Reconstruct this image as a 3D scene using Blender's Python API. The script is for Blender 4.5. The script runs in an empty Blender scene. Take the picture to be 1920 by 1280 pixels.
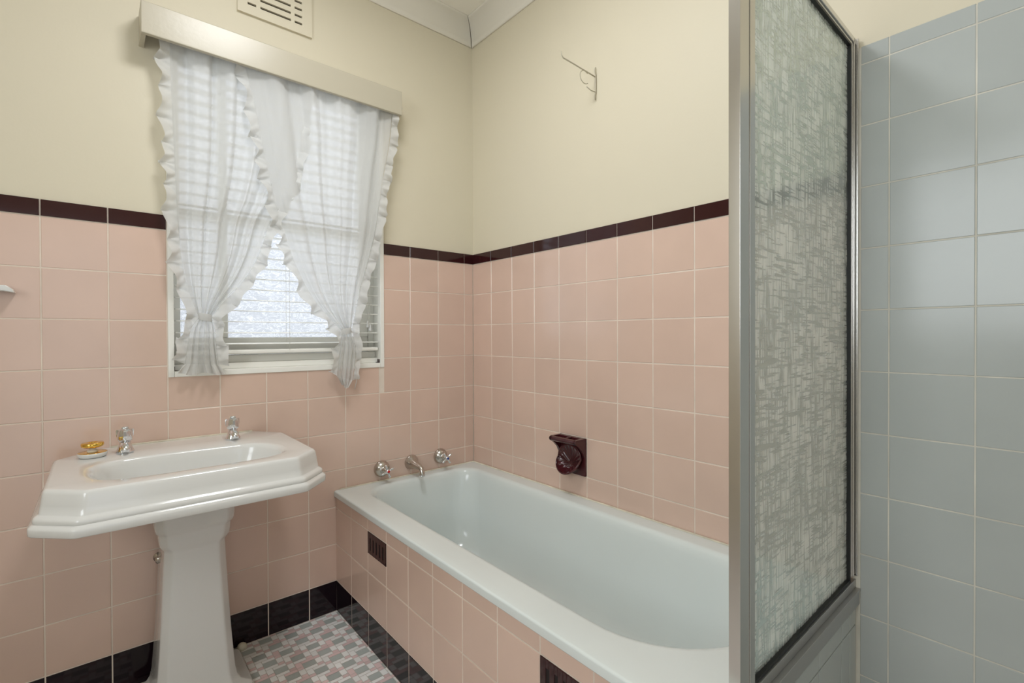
import bpy, bmesh, math, random
from math import sin, cos, pi
from mathutils import Vector, Matrix
random.seed(7)
SC = bpy.context.scene
COL = SC.collection

# ------------------------------------------------------------------ camera
F_PX, CYPX = 909.374, 636.466
YAW, PITCH, ROLL = 0.70639, -0.00808, -0.00388
fw = Vector((sin(YAW)*cos(PITCH), cos(YAW)*cos(PITCH), sin(PITCH)))
rx = Vector((cos(YAW), -sin(YAW), 0)); ux = rx.cross(fw)
xr = cos(ROLL)*rx + sin(ROLL)*ux; ur = -sin(ROLL)*rx + cos(ROLL)*ux
cd = bpy.data.cameras.new('camera'); cam = bpy.data.objects.new('camera', cd); COL.objects.link(cam)
m = Matrix((( xr.x, ur.x, -fw.x, -1.46858), (xr.y, ur.y, -fw.y, -2.02875), (xr.z, ur.z, -fw.z, 1.15461), (0, 0, 0, 1)))
cam.matrix_world = m
cd.sensor_width = 36; cd.lens = F_PX/1920*36; cd.shift_y = -(640-CYPX)/1920; cd.clip_start = 0.02
SC.camera = cam

# ------------------------------------------------------------------ exposure, world, lights
SC.view_settings.view_transform = 'Standard'; SC.view_settings.look = 'None'
SC.view_settings.gamma = 1; SC.view_settings.use_curve_mapping = False
SC.view_settings.exposure = 0.08
W = bpy.data.worlds.new('world'); SC.world = W; W.use_nodes = True
W.node_tree.nodes['Background'].inputs[0].default_value = (0.86, 0.93, 1.0, 1)
W.node_tree.nodes['Background'].inputs[1].default_value = 1.0

def area(name, loc, direction, sx, sy, power, color):
    ld = bpy.data.lights.new(name, 'AREA'); ld.shape = 'RECTANGLE'; ld.size = sx; ld.size_y = sy
    ld.energy = power; ld.color = color
    o = bpy.data.objects.new(name, ld); COL.objects.link(o); o.location = loc
    o.rotation_euler = Vector(direction).to_track_quat('-Z', 'Y').to_euler()
    return o
# bright overcast sky light outside the window, then two added fills from unseen sides
area('window_daylight', (-0.89, 0.75, 1.75), (0, -1, -0.12), 1.9, 1.7, 22, (0.98, 0.99, 1.0))
area('added_rear_fill', (-1.7, -3.6, 1.25), (0.12, 1, 0.03), 0.95, 2.1, 1.0, (0.97, 0.99, 1.0))  # added fill light beyond the unseen rear opening
area('added_side_fill', (-2.85, -1.75, 1.75), (1, 0.0, -0.12), 1.35, 1.15, 25, (0.94, 0.98, 1.0))  # added fill light; the side opening is made up for it

# ------------------------------------------------------------------ materials
def mat(name, color, rough=0.5, metal=0.0, spec=0.5, coat=0.0, noise=0.0, nscale=6.0, bump=0.0, bscale=40.0, island=0.0, trans=0.0, ior=1.45):
    M = bpy.data.materials.new(name); M.use_nodes = True
    nt = M.node_tree; N = nt.nodes; L = nt.links; b = N['Principled BSDF']
    b.inputs['Base Color'].default_value = (*color, 1); b.inputs['Roughness'].default_value = rough
    b.inputs['Metallic'].default_value = metal; b.inputs['Specular IOR Level'].default_value = spec
    b.inputs['Coat Weight'].default_value = coat; b.inputs['Coat Roughness'].default_value = 0.05
    b.inputs['Transmission Weight'].default_value = trans; b.inputs['IOR'].default_value = ior
    src = None
    if noise or island:
        val = None
        tc = N.new('ShaderNodeTexCoord')
        if noise:
            n = N.new('ShaderNodeTexNoise'); n.inputs['Scale'].default_value = nscale; n.inputs['Detail'].default_value = 3
            L.new(tc.outputs['Object'], n.inputs['Vector'])
            mr = N.new('ShaderNodeMapRange'); mr.inputs['From Min'].default_value = 0.3; mr.inputs['From Max'].default_value = 0.7
            mr.inputs['To Min'].default_value = 1-noise; mr.inputs['To Max'].default_value = 1+noise
            L.new(n.outputs['Fac'], mr.inputs['Value']); val = mr.outputs['Result']
        if island:
            g = N.new('ShaderNodeNewGeometry'); mr2 = N.new('ShaderNodeMapRange')
            mr2.inputs['To Min'].default_value = 1-island; mr2.inputs['To Max'].default_value = 1+island
            L.new(g.outputs['Random Per Island'], mr2.inputs['Value'])
            if val:
                mm = N.new('ShaderNodeMath'); mm.operation = 'MULTIPLY'
                L.new(val, mm.inputs[0]); L.new(mr2.outputs['Result'], mm.inputs[1]); val = mm.outputs[0]
            else: val = mr2.outputs['Result']
        vm = N.new('ShaderNodeVectorMath'); vm.operation = 'SCALE'
        vm.inputs[0].default_value = color; L.new(val, vm.inputs['Scale'])
        L.new(vm.outputs['Vector'], b.inputs['Base Color'])
    if bump:
        tc2 = N.new('ShaderNodeTexCoord'); n2 = N.new('ShaderNodeTexNoise'); n2.inputs['Scale'].default_value = bscale
        L.new(tc2.outputs['Object'], n2.inputs['Vector'])
        bp = N.new('ShaderNodeBump'); bp.inputs['Strength'].default_value = bump; bp.inputs['Distance'].default_value = 0.002
        L.new(n2.outputs['Fac'], bp.inputs['Height']); L.new(bp.outputs['Normal'], b.inputs['Normal'])
    return M
def srgb(r, g, b):
    f = lambda c: (c/255/12.92) if c/255 <= 0.04045 else ((c/255+0.055)/1.055)**2.4
    return (f(r), f(g), f(b))
M_PINK = mat('pink_glazed_tile', srgb(214, 186, 170), 0.17, spec=0.8, noise=0.03, nscale=5, island=0.035, bump=0.12, bscale=14)
M_BLUE = mat('pale_blue_glazed_tile', srgb(178, 183, 181), 0.2, noise=0.03, nscale=5, island=0.03, bump=0.12, bscale=12)
M_MAROON = mat('maroon_glazed_tile', (0.034, 0.008, 0.009), 0.08, island=0.1, bump=0.06, bscale=14)
M_DISH = mat('maroon_ceramic_glaze', (0.060, 0.011, 0.014), 0.10, coat=0.3)
M_BLACK = mat('black_glazed_tile', (0.010, 0.004, 0.007), 0.07, bump=0.06, bscale=12)
M_GROUT = mat('cream_grout', srgb(224, 211, 197), 0.8, noise=0.12, nscale=9)
M_GROUTB = mat('grey_grout', srgb(208, 204, 192), 0.8, noise=0.15, nscale=9)
M_CREAM = mat('cream_wall_paint', srgb(216, 208, 186), 0.55, noise=0.012, nscale=1.5, bump=0.1, bscale=120)
M_CEIL = mat('white_ceiling_paint', srgb(240, 236, 226), 0.7)
M_WHITE = mat('white_gloss_paint', srgb(240, 239, 232), 0.35)
M_PELMET = mat('cream_gloss_paint', srgb(188, 181, 162), 0.3, bump=0.15, bscale=60)
M_PORC = mat('white_porcelain', srgb(220, 220, 217), 0.12, coat=0.4)
M_ENAMEL = mat('grey_white_bath_enamel', srgb(218, 225, 223), 0.17, noise=0.02, nscale=3, coat=0.2)
M_CHROME = mat('polished_chrome', (0.78, 0.8, 0.83), 0.07, metal=1)
M_SATIN = mat('worn_satin_chrome', (0.56, 0.53, 0.49), 0.24, metal=1)
M_GOLD = mat('polished_brass', (0.85, 0.55, 0.12), 0.13, metal=1)
M_ALU = mat('anodised_aluminium', (0.66, 0.65, 0.63), 0.22, metal=1)
M_ALUD = mat('brushed_aluminium_front', (0.50, 0.49, 0.48), 0.38, metal=1)
M_RUBBER = mat('black_rubber_gasket', (0.012, 0.013, 0.013), 0.5)
M_DARK = mat('painted_vent_shade', (0.05, 0.035, 0.022), 0.8)  # shade inside the wall vent slots, given as a dark colour
M_SLOTSHADE = mat('painted_grille_shade', (0.008, 0.004, 0.004), 0.6)  # near-black colour standing in for shade behind the grille slots
M_RED = mat('red_hot_button', (0.55, 0.02, 0.015), 0.25)
M_BLUEB = mat('blue_cold_button', (0.02, 0.05, 0.25), 0.25)
M_MG = mat('grey_mosaic', srgb(176, 182, 178), 0.45, island=0.10)
M_MW = mat('white_mosaic', srgb(242, 241, 238), 0.45, island=0.06)
M_MP = mat('pink_mosaic', srgb(226, 200, 198), 0.45, island=0.09)
M_MGR = mat('mosaic_grout', srgb(205, 198, 188), 0.8)
M_SILI = mat('aged_cement_bead', srgb(214, 206, 186), 0.7, noise=0.15, nscale=30)

def fabric(name, transp, color=(0.80, 0.80, 0.785)):
    M = bpy.data.materials.new(name); M.use_nodes = True; nt = M.node_tree; N = nt.nodes; L = nt.links
    N.remove(N['Principled BSDF']); out = N['Material Output']
    d = N.new('ShaderNodeBsdfDiffuse'); d.inputs[0].default_value = (*color, 1)
    t = N.new('ShaderNodeBsdfTranslucent'); t.inputs[0].default_value = (*color, 1)
    tr = N.new('ShaderNodeBsdfTransparent'); m1 = N.new('ShaderNodeMixShader'); m2 = N.new('ShaderNodeMixShader')
    m1.inputs[0].default_value = 0.45; L.new(d.outputs[0], m1.inputs[1]); L.new(t.outputs[0], m1.inputs[2])
    # the open weave lets less through where the cloth turns edge-on
    lw = N.new('ShaderNodeLayerWeight'); lw.inputs['Blend'].default_value = 0.35
    mr = N.new('ShaderNodeMapRange'); mr.inputs['To Min'].default_value = transp; mr.inputs['To Max'].default_value = transp*0.15
    L.new(lw.outputs['Facing'], mr.inputs['Value'])
    L.new(mr.outputs['Result'], m2.inputs[0]); L.new(m1.outputs[0], m2.inputs[1]); L.new(tr.outputs[0], m2.inputs[2])
    L.new(m2.outputs[0], out.inputs[0]); return M
M_VOILE = fabric('sheer_white_voile', 0.27)
M_RUFF = fabric('gathered_white_voile', 0.12)
M_TIE = fabric('white_cotton_tie', 0.04)

def window_glass():
    M = bpy.data.materials.new('crinkled_obscure_glass'); M.use_nodes = True; nt = M.node_tree; N = nt.nodes; L = nt.links
    N.remove(N['Principled BSDF']); out = N['Material Output']
    tc = N.new('ShaderNodeTexCoord')
    n1 = N.new('ShaderNodeTexNoise'); n1.inputs['Scale'].default_value = 30; n1.inputs['Detail'].default_value = 2; n1.inputs['Distortion'].default_value = 1.5
    mp = N.new('ShaderNodeMapping'); mp.inputs['Scale'].default_value = (1.0, 1.0, 2.2)
    L.new(tc.outputs['Object'], mp.inputs['Vector']); L.new(mp.outputs[0], n1.inputs['Vector'])
    cr = N.new('ShaderNodeMath'); cr.operation = 'SUBTRACT'; cr.inputs[1].default_value = 0.5; L.new(n1.outputs['Fac'], cr.inputs[0])
    ab = N.new('ShaderNodeMath'); ab.operation = 'ABSOLUTE'; L.new(cr.outputs[0], ab.inputs[0])
    mr = N.new('ShaderNodeMapRange'); mr.inputs['From Max'].default_value = 0.05; mr.inputs['To Min'].default_value = 0.35; mr.inputs['To Max'].default_value = 0.75
    L.new(ab.outputs[0], mr.inputs['Value'])
    bp = N.new('ShaderNodeBump'); bp.inputs['Strength'].default_value = 0.6; bp.inputs['Distance'].default_value = 0.003; L.new(n1.outputs['Fac'], bp.inputs['Height'])
    tl = N.new('ShaderNodeBsdfTranslucent'); tl.inputs[0].default_value = (0.80, 0.81, 0.83, 1); L.new(bp.outputs[0], tl.inputs['Normal'])
    tr = N.new('ShaderNodeBsdfTransparent'); tr.inputs[0].default_value = (0.69, 0.70, 0.72, 1)
    m1 = N.new('ShaderNodeMixShader'); L.new(mr.outputs[0], m1.inputs[0]); L.new(tl.outputs[0], m1.inputs[1]); L.new(tr.outputs[0], m1.inputs[2])
    gl = N.new('ShaderNodeBsdfGlossy'); gl.inputs['Roughness'].default_value = 0.15; L.new(bp.outputs[0], gl.inputs['Normal'])
    m2 = N.new('ShaderNodeMixShader'); m2.inputs[0].default_value = 0.06; L.new(m1.outputs[0], m2.inputs[1]); L.new(gl.outputs[0], m2.inputs[2])
    L.new(m2.outputs[0], out.inputs[0]); return M
M_WGLASS = window_glass()

def screen_glass():
    # obscure glass pressed with a woven hatch: short vertical and slanting ridges
    M = bpy.data.materials.new('woven_pattern_glass'); M.use_nodes = True; nt = M.node_tree; N = nt.nodes; L = nt.links
    b = N['Principled BSDF']
    b.inputs['Base Color'].default_value = (0.80, 0.88, 0.85, 1); b.inputs['Roughness'].default_value = 0.10
    b.inputs['Transmission Weight'].default_value = 1.0; b.inputs['IOR'].default_value = 1.5
    tc = N.new('ShaderNodeTexCoord')
    def hatch(rot, sc, lo, hi):
        mp = N.new('ShaderNodeMapping'); mp.inputs['Rotation'].default_value = (0, rot, 0); mp.inputs['Scale'].default_value = sc
        L.new(tc.outputs['Object'], mp.inputs['Vector'])
        n = N.new('ShaderNodeTexNoise'); n.inputs['Scale'].default_value = 1; n.inputs['Detail'].default_value = 1.0; n.inputs['Roughness'].default_value = 0.3
        L.new(mp.outputs[0], n.inputs['Vector'])
        r = N.new('ShaderNodeMapRange'); r.interpolation_type = 'SMOOTHSTEP'
        r.inputs['From Min'].default_value = lo; r.inputs['From Max'].default_value = hi
        L.new(n.outputs['Fac'], r.inputs['Value']); return r.outputs[0]
    a = hatch(0.0, (165, 1, 9), 0.55, 0.62)
    a2 = hatch(0.02, (260, 1, 14), 0.56, 0.62)
    c = hatch(0.05, (14, 1, 160), 0.585, 0.65)
    c2 = hatch(-0.07, (20, 1, 230), 0.59, 0.65)
    def mx_(p, q):
        n = N.new('ShaderNodeMath'); n.operation = 'MAXIMUM'; L.new(p, n.inputs[0]); L.new(q, n.inputs[1]); return n.outputs[0]
    H = mx_(mx_(a, a2), mx_(c, c2))
    bp = N.new('ShaderNodeBump'); bp.inputs['Strength'].default_value = 1.0; bp.inputs['Distance'].default_value = 0.0009
    L.new(H, bp.inputs['Height']); L.new(bp.outputs[0], b.inputs['Normal'])
    # refraction darkness is tinted into the pressed ridges; the flats between scatter the light
    tr = N.new('ShaderNodeBsdfTransparent'); tr.inputs[0].default_value = (0.92, 0.95, 0.94, 1)
    tl = N.new('ShaderNodeBsdfTranslucent'); tl.inputs[0].default_value = (0.88, 0.93, 0.91, 1); L.new(bp.outputs[0], tl.inputs['Normal'])
    df = N.new('ShaderNodeBsdfDiffuse'); df.inputs[0].default_value = (0.80, 0.84, 0.81, 1); L.new(bp.outputs[0], df.inputs['Normal'])
    m0 = N.new('ShaderNodeMixShader'); m0.inputs[0].default_value = 0.35; L.new(tl.outputs[0], m0.inputs[1]); L.new(df.outputs[0], m0.inputs[2])
    m1 = N.new('ShaderNodeMixShader'); m1.inputs[0].default_value = 0.62; L.new(tr.outputs[0], m1.inputs[1]); L.new(m0.outputs[0], m1.inputs[2])
    ti = N.new('ShaderNodeMix'); ti.data_type = 'RGBA'; ti.inputs['A'].default_value = (0.92, 0.96, 0.94, 1); ti.inputs['B'].default_value = (0.40, 0.50, 0.48, 1)
    L.new(H, ti.inputs['Factor']); L.new(ti.outputs['Result'], b.inputs['Base Color'])
    mf = N.new('ShaderNodeMapRange'); mf.inputs['To Min'].default_value = 0.9; mf.inputs['To Max'].default_value = 0.30; L.new(H, mf.inputs['Value'])
    m2 = N.new('ShaderNodeMixShader'); L.new(mf.outputs[0], m2.inputs[0])
    L.new(b.outputs[0], m2.inputs[1]); L.new(m1.outputs[0], m2.inputs[2]); L.new(m2.outputs[0], N['Material Output'].inputs[0])
    return M
M_SGLASS = screen_glass()

# ------------------------------------------------------------------ mesh helpers
class MB:
    def __init__(s): s.v = []; s.f = []; s.mi = []; s.sm = []
    def add(s, vs, fs, mi=0, smooth=False):
        o = len(s.v); s.v += [tuple(v) for v in vs]
        for f in fs: s.f.append([i+o for i in f]); s.mi.append(mi); s.sm.append(smooth)
    def box(s, x0, x1, y0, y1, z0, z1, mi=0):
        x0, x1 = min(x0, x1), max(x0, x1); y0, y1 = min(y0, y1), max(y0, y1); z0, z1 = min(z0, z1), max(z0, z1)
        s.add([(x0,y0,z0),(x1,y0,z0),(x1,y1,z0),(x0,y1,z0),(x0,y0,z1),(x1,y0,z1),(x1,y1,z1),(x0,y1,z1)],
              [(0,3,2,1),(4,5,6,7),(0,1,5,4),(1,2,6,5),(2,3,7,6),(3,0,4,7)], mi)
    def loft(s, loops, mi=0, smooth=True, cap0=False, cap1=False, closed=True):
        n = len(loops[0]); vs = [p for l in loops for p in l]; fs = []
        for a in range(len(loops)-1):
            for i in range(n if closed else n-1):
                j = (i+1) % n; fs.append((a*n+i, a*n+j, (a+1)*n+j, (a+1)*n+i))
        if cap0: fs.append(tuple(range(n-1, -1, -1)))
        if cap1: fs.append(tuple((len(loops)-1)*n+i for i in range(n)))
        s.add(vs, fs, mi, smooth)
    def lathe(s, prof, origin, axis='Z', n=32, mi=0):
        # prof: (radius, height) along the axis
        loops = []
        for r, h in prof:
            r = max(r, 1e-5); l = []
            for i in range(n):
                a = 2*pi*i/n
                if axis == 'Z': p = (origin[0]+r*cos(a), origin[1]+r*sin(a), origin[2]+h)
                elif axis == '-Y': p = (origin[0]+r*cos(a), origin[1]-h, origin[2]+r*sin(a))
                else: p = (origin[0]-h, origin[1]-r*cos(a), origin[2]+r*sin(a))
                l.append(p)
            loops.append(l)
        s.loft(loops, mi, True, True, True)
    def tube(s, pts, rad, n=12, mi=0):
        pts = [Vector(p) for p in pts]; rr = rad if isinstance(rad, (list, tuple)) else [rad]*len(pts)
        loops = []; up = None
        for k, p in enumerate(pts):
            t = (pts[min(k+1, len(pts)-1)] - pts[max(k-1, 0)]).normalized()
            if up is None:
                up = Vector((0, 0, 1)) if abs(t.z) < 0.9 else Vector((1, 0, 0))
            a = t.cross(up).normalized(); b = a.cross(t).normalized(); up = b
            loops.append([tuple(p + rr[k]*(cos(2*pi*i/n)*a + sin(2*pi*i/n)*b)) for i in range(n)])
        s.loft(loops, mi, True, True, True)
    def build(s, name, mats, parent=None, recalc=True, bevel=0, bseg=2, subsurf=0, autosmooth=False):
        me = bpy.data.meshes.new(name); me.from_pydata(s.v, [], s.f)
        if not isinstance(mats, (list, tuple)): mats = [mats]
        for x in mats: me.materials.append(x)
        for p, mi, sm in zip(me.polygons, s.mi, s.sm): p.material_index = mi; p.use_smooth = sm
        me.update()
        if recalc:
            bm = bmesh.new(); bm.from_mesh(me); bmesh.ops.recalc_face_normals(bm, faces=bm.faces); bm.to_mesh(me); bm.free()
        o = bpy.data.objects.new(name, me); COL.objects.link(o)
        if bevel:
            b = o.modifiers.new('bevel', 'BEVEL'); b.width = bevel; b.segments = bseg; b.limit_method = 'ANGLE'; b.angle_limit = 0.6
            for p in me.polygons: p.use_smooth = True
            wn = o.modifiers.new('wn', 'WEIGHTED_NORMAL'); wn.keep_sharp = False
        if subsurf:
            sb = o.modifiers.new('sub', 'SUBSURF'); sb.levels = subsurf; sb.render_levels = subsurf
        if parent:
            o.parent = parent; o.matrix_parent_inverse = Matrix.Translation(-parent.location)
        return o
def thing(name, label, cat, loc, group=None):
    o = bpy.data.objects.new(name, None); COL.objects.link(o); o.location = loc; o.empty_display_size = 0.05
    o['label'] = label; o['category'] = cat
    if group: o['group'] = group
    return o
def tag(o, label, cat, group=None):
    o['label'] = label; o['category'] = cat
    if group: o['group'] = group
    return o
def struct(o): o['kind'] = 'structure'; return o

def rrect(x0, x1, y0, y1, r, z, n=10):
    # rounded rectangle loop; r = (x0y0, x1y0, x1y1, x0y1)
    if not isinstance(r, (tuple, list)): r = (r,)*4
    cs = [(x0+r[0], y0+r[0], pi, r[0]), (x1-r[1], y0+r[1], 1.5*pi, r[1]), (x1-r[2], y1-r[2], 0, r[2]), (x0+r[3], y1-r[3], 0.5*pi, r[3])]
    out = []
    for cx, cy, a0, rr in cs:
        for i in range(n+1):
            a = a0 + 0.5*pi*i/n; out.append((cx+rr*cos(a), cy+rr*sin(a), z))
    return out

G = 0.0028      # joint width
def tile(mb, P, u0, u1, w0, w1, mi=0, th=0.006, g=G, bev=0.0016, tilt=0.0016):
    """one glazed tile. P(u, w, d) maps wall coordinates to 3D, d = height above the bed"""
    u0 += g/2; u1 -= g/2; w0 += g/2; w1 -= g/2
    if u1-u0 < 0.004 or w1-w0 < 0.004: return
    a, b = random.uniform(-tilt, tilt), random.uniform(-tilt, tilt)
    uc, wc = (u0+u1)/2, (w0+w1)/2
    h = lambda u, w: th + a*(u-uc) + b*(w-wc)
    ring0 = [(u0,w0),(u1,w0),(u1,w1),(u0,w1)]
    k = bev; ring2 = [(u0+k,w0+k),(u1-k,w0+k),(u1-k,w1-k),(u0+k,w1-k)]
    k2 = bev*0.3; ring1 = [(u0+k2,w0+k2),(u1-k2,w0+k2),(u1-k2,w1-k2),(u0+k2,w1-k2)]
    vs = [P(u, w, 0) for u, w in ring0] + [P(u, w, h(u, w)-bev*0.55) for u, w in ring1] + [P(u, w, h(u, w)) for u, w in ring2]
    fs = [(8,9,10,11)]
    for q in (0, 4):
        for i in range(4): j = (i+1) % 4; fs.append((q+i, q+j, q+4+j, q+4+i))
    mb.add(vs, fs, mi)
def tile_hole(mb, P, u0, u1, w0, w1, hole, mi=0):
    if hole:
        hu0, hu1, hw0, hw1 = hole
        if u1 > hu0+1e-4 and u0 < hu1-1e-4 and w1 > hw0+1e-4 and w0 < hw1-1e-4:
            if w0 < hw0-0.004 and (u0 >= hu0-0.01 and u1 <= hu1+0.03): tile(mb, P, u0, u1, w0, hw0+G/2, mi); 
            elif u0 < hu0-0.01: tile(mb, P, u0, hu0+G/2, w0, w1, mi)
            elif u1 > hu1+0.004: tile(mb, P, hu1-G/2, u1, w0, w1, mi)
            return
    tile(mb, P, u0, u1, w0, w1, mi)

T = 0.1545
ROW = [1.5193 - T*k for k in range(10)]          # joints: underside of the border ... top of the skirting
TRIM_TOP = 1.5715
XL, XR, YF, YB, ZC = -2.55, 0.0, -3.15, 0.0, 2.72
# ------------------------------------------------------------------ room shell
# floor mosaic (gap-free sheet of three colours)
fm = MB(); fm.box(XL-0.1, 0.1, YF-0.1, 0.1, -0.12, -0.0015, 3)
U, V = 0.0212, 0.0151
PIECES = [((0,0,2,2),0), ((0,-1,2,0),1), ((2,0,3,2),1), ((2,-1,3,0),2), ((0,2,2,3),2), ((3,-1,4,1),1), ((3,-2,4,-1),2)]
# corner anchor: a grey block centred at (-0.8257, -0.085)
ax, ay = -0.8257-U, -0.085-V
g2 = 0.0008
for p in range(-40, 60):
    for q in range(-30, 45):
        # lattice vectors (1,-4) and (4,-2)
        i0 = p*1 + q*4; j0 = -4*p - 2*q
        bx, by = ax+i0*U, ay+j0*V
        if bx < XL-0.1 or bx > -0.60 or by < YF or by > 0.08: continue
        for (a0, b0, a1, b1), mi in PIECES:
            x0, x1, y0, y1 = bx+a0*U+g2, bx+a1*U-g2, by+b0*V+g2, by+b1*V-g2
            if mi == 1 and (a0, b0) == (3, -1) and random.random() < 0.25: mi = 2
            if mi == 2 and (a0, b0) == (0, 2) and random.random() < 0.4: mi = 1
            x0, x1 = max(x0, XL), min(x1, -0.70); y0, y1 = max(y0, YF), min(y1, 0.0)
            if x1-x0 < 0.002 or y1-y0 < 0.002: continue
            fm.add([(x0,y0,0),(x1,y0,0),(x1,y1,0),(x0,y1,0)], [(0,1,2,3)], mi)
struct(fm.build('floor', [M_MG, M_MW, M_MP, M_MGR], recalc=False))

cm = MB(); cm.box(XL-0.1, 0.1, YF-0.1, 0.1, ZC, ZC+0.1); struct(cm.build('ceiling', M_CEIL))

# window wall (plaster) with the window opening
HX0, HX1, HZ0, HZ1 = -1.2835, -0.4965, 1.020, 2.20
wb = MB(); y0, y1 = 0.006, 0.20
wb.box(XL-0.1, HX0, y0, y1, -0.1, ZC+0.1); wb.box(HX1, 0.1, y0, y1, -0.1, ZC+0.1)
wb.box(HX0, HX1, y0, y1, -0.1, HZ0); wb.box(HX0, HX1, y0, y1, HZ1, ZC+0.1)
wall_back = struct(wb.build('wall_back', M_CREAM))
PW = lambda u, w, d: (u, 0.006-d, w)
tb = MB()
CW = [-2.5255, -2.371, -2.2165, -2.062, -1.9075, -1.753, -1.5986, -1.442, -1.2881, -1.1326, -0.9778, -0.8242, -0.6695, -0.516, -0.3615, -0.2085, -0.0545, 0.0]
hole = (HX0-0.003, HX1+0.003, HZ0, HZ1)
for i in range(len(CW)-1):
    for k in range(9):
        tile_hole(tb, PW, CW[i], CW[i+1], ROW[k+1], ROW[k], hole, 0)
    tile(tb, PW, CW[i], CW[i+1], 0.0, ROW[9], 2)
    u0, u1 = CW[i], CW[i+1]
    if u1 < HX0+0.01 or u0 > HX1: tile(tb, PW, u0, min(u1, 0), ROW[0], TRIM_TOP, 1, th=0.009)
    elif u1 > HX1: tile(tb, PW, HX1+0.002, u1, ROW[0], TRIM_TOP, 1, th=0.009)
# bed of grout behind the tiles
for a, b_, c, d in ((XL, HX0, 0, 1.568), (HX1, 0, 0, 1.568), (HX0, HX1, 0, HZ0)):
    tb.box(a, b_, 0.0010, 0.0065, c, d, 3)
wt = tb.build('wall_tiles', [M_PINK, M_MAROON, M_BLACK, M_GROUT], wall_back)
wt['label'] = 'pink glazed square tiles with maroon border row and black skirting row'

# right wall: pink behind the bath, blue in the shower
wr = MB(); wr.box(0.006, 0.2, YF-0.1, 0.2, -0.1, ZC+0.1); wall_right = struct(wr.build('wall_right', M_CREAM))
PR = lambda u, w, d: (0.006-d, u, w)
tr_ = MB()
CR = [0.0, -0.153, -0.3095, -0.4612, -0.6121, -0.7617, -0.9107, -1.0625, -1.2178, -1.3725, -1.527, -1.650]
for i in range(len(CR)-1):
    for k in range(7): tile(tr_, PR, CR[i+1], CR[i], ROW[k+1], ROW[k], 0)
    tile(tr_, PR, CR[i+1], CR[i], ROW[0], TRIM_TOP, 1, th=0.009)
tr_.box(0.0010, 0.0065, -1.652, 0, 0.3, 1.568, 2)
tr_.build('wall_tiles', [M_PINK, M_MAROON, M_GROUT], wall_right)['label'] = 'pink glazed wall tiles with a maroon border row'
ts = MB()
CB = [-1.6665, -1.7251, -1.8790, -2.0335, -2.188, -2.3425, -2.497, -2.6515, -2.806, -2.9605, YF]
ZB = [1.8335 - T*k for k in range(13)]
for i in range(len(CB)-1):
    tile(ts, PR, CB[i+1], CB[i], ZB[0], 1.8795, 0, g=0.0019)
    for k in range(12):
        tile(ts, PR, CB[i+1], CB[i], max(ZB[k+1], 0), ZB[k], 0, g=0.0019)
ts.box(0.0010, 0.0065, YF, -1.652, 0, 1.876, 1)
ts.build('shower_tiles', [M_BLUE, M_GROUTB], wall_right)['label'] = 'pale blue-grey glazed shower wall tiles'

wl = MB(); LY0, LY1, LZ0, LZ1 = -2.35, -1.15, 1.2, 2.25  # unseen left wall; its opening is added to admit the side fill
wl.box(XL-0.1, XL, YF-0.1, LY0, -0.1, ZC+0.1); wl.box(XL-0.1, XL, LY1, 0.1, -0.1, ZC+0.1)
wl.box(XL-0.1, XL, LY0, LY1, -0.1, LZ0); wl.box(XL-0.1, XL, LY0, LY1, LZ1, ZC+0.1); struct(wl.build('wall_left', M_CREAM))
# wall behind the camera, with an opening added to admit rear fill
wf = MB(); DX0, DX1, DZ = -2.15, -1.25, 2.1
wf.box(XL, DX0, YF-0.1, YF, 0, ZC); wf.box(DX1, 0.006, YF-0.1, YF, 0, ZC); wf.box(DX0, DX1, YF-0.1, YF, DZ, ZC)
struct(wf.build('wall_front', M_CREAM))

# coved cornice along the two visible walls
def cornice(name, along):
    c = MB(); D, z0, z1 = 0.085, 2.628, ZC; prof = [(0.0, z0), (0.008, z0), (0.010, z0+0.006)]
    for i in range(9):
        a = 0.5*pi*i/8; prof.append((0.012+(D-0.018)*(1-cos(a)), z0+0.008+(z1-z0-0.016)*sin(a)))
    prof += [(D-0.003, z1-0.006), (D, z1-0.004), (D, z1), (0, z1)]
    if along == 'X': loops = [[(-d if e else XL, 0.006-d, z) for d, z in prof] for e in (0, 1)]
    else: loops = [[(0.006-d, 0.006-d if e else YF, z) for d, z in prof] for e in (0, 1)]
    c.loft(loops, 0, True, True, True); o = c.build(name, M_CEIL); struct(o)
cornice('trim_1', 'X'); cornice('trim_2', 'Y')

# ------------------------------------------------------------------ window
win = bpy.data.objects.new('window_1', None); COL.objects.link(win); win.location = (-0.89, 0.08, 1.02); struct(win)
f = MB(); e = 0.0
f.box(HX0-0.0035, HX0+0.014, 0.0-0.004, 0.11, HZ0-0.004, HZ1); f.box(HX1-0.014, HX1+0.0035, -0.004, 0.11, HZ0-0.004, HZ1)
f.box(HX0, HX1, -0.004, 0.11, HZ1-0.014, HZ1)
f.box(HX0+0.014, HX0+0.040, 0.068, 0.11, HZ0, HZ1); f.box(HX1-0.04, HX1-0.014, 0.068, 0.11, HZ0, HZ1)
f.box(HX0+0.04, HX1-0.04, 0.068, 0.11, HZ1-0.05, HZ1-0.014)
f.build('window_frame', M_WHITE, win, bevel=0.0015)
s_ = MB()
s_.box(HX0+0.0145, HX1-0.0145, -0.0045, 0.11, HZ0-0.004, HZ0+0.016)
s_.box(HX0+0.0145, HX1-0.0145, 0.030, 0.11, HZ0+0.016, HZ0+0.038)
s_.box(HX0+0.0145, HX1-0.0145, 0.052, 0.11, HZ0+0.038, HZ0+0.066)
s_.build('window_sill', M_WHITE, win, bevel=0.002)
sa = MB()
MX = [(-1.243, -1.121), (-1.093, -0.577), (-0.533, -0.533)]
sa.box(-1.243, -0.537, 0.072, 0.105, 1.087, 1.152); sa.box(-1.243, -0.537, 0.068, 0.105, 1.580, 1.618)
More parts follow.
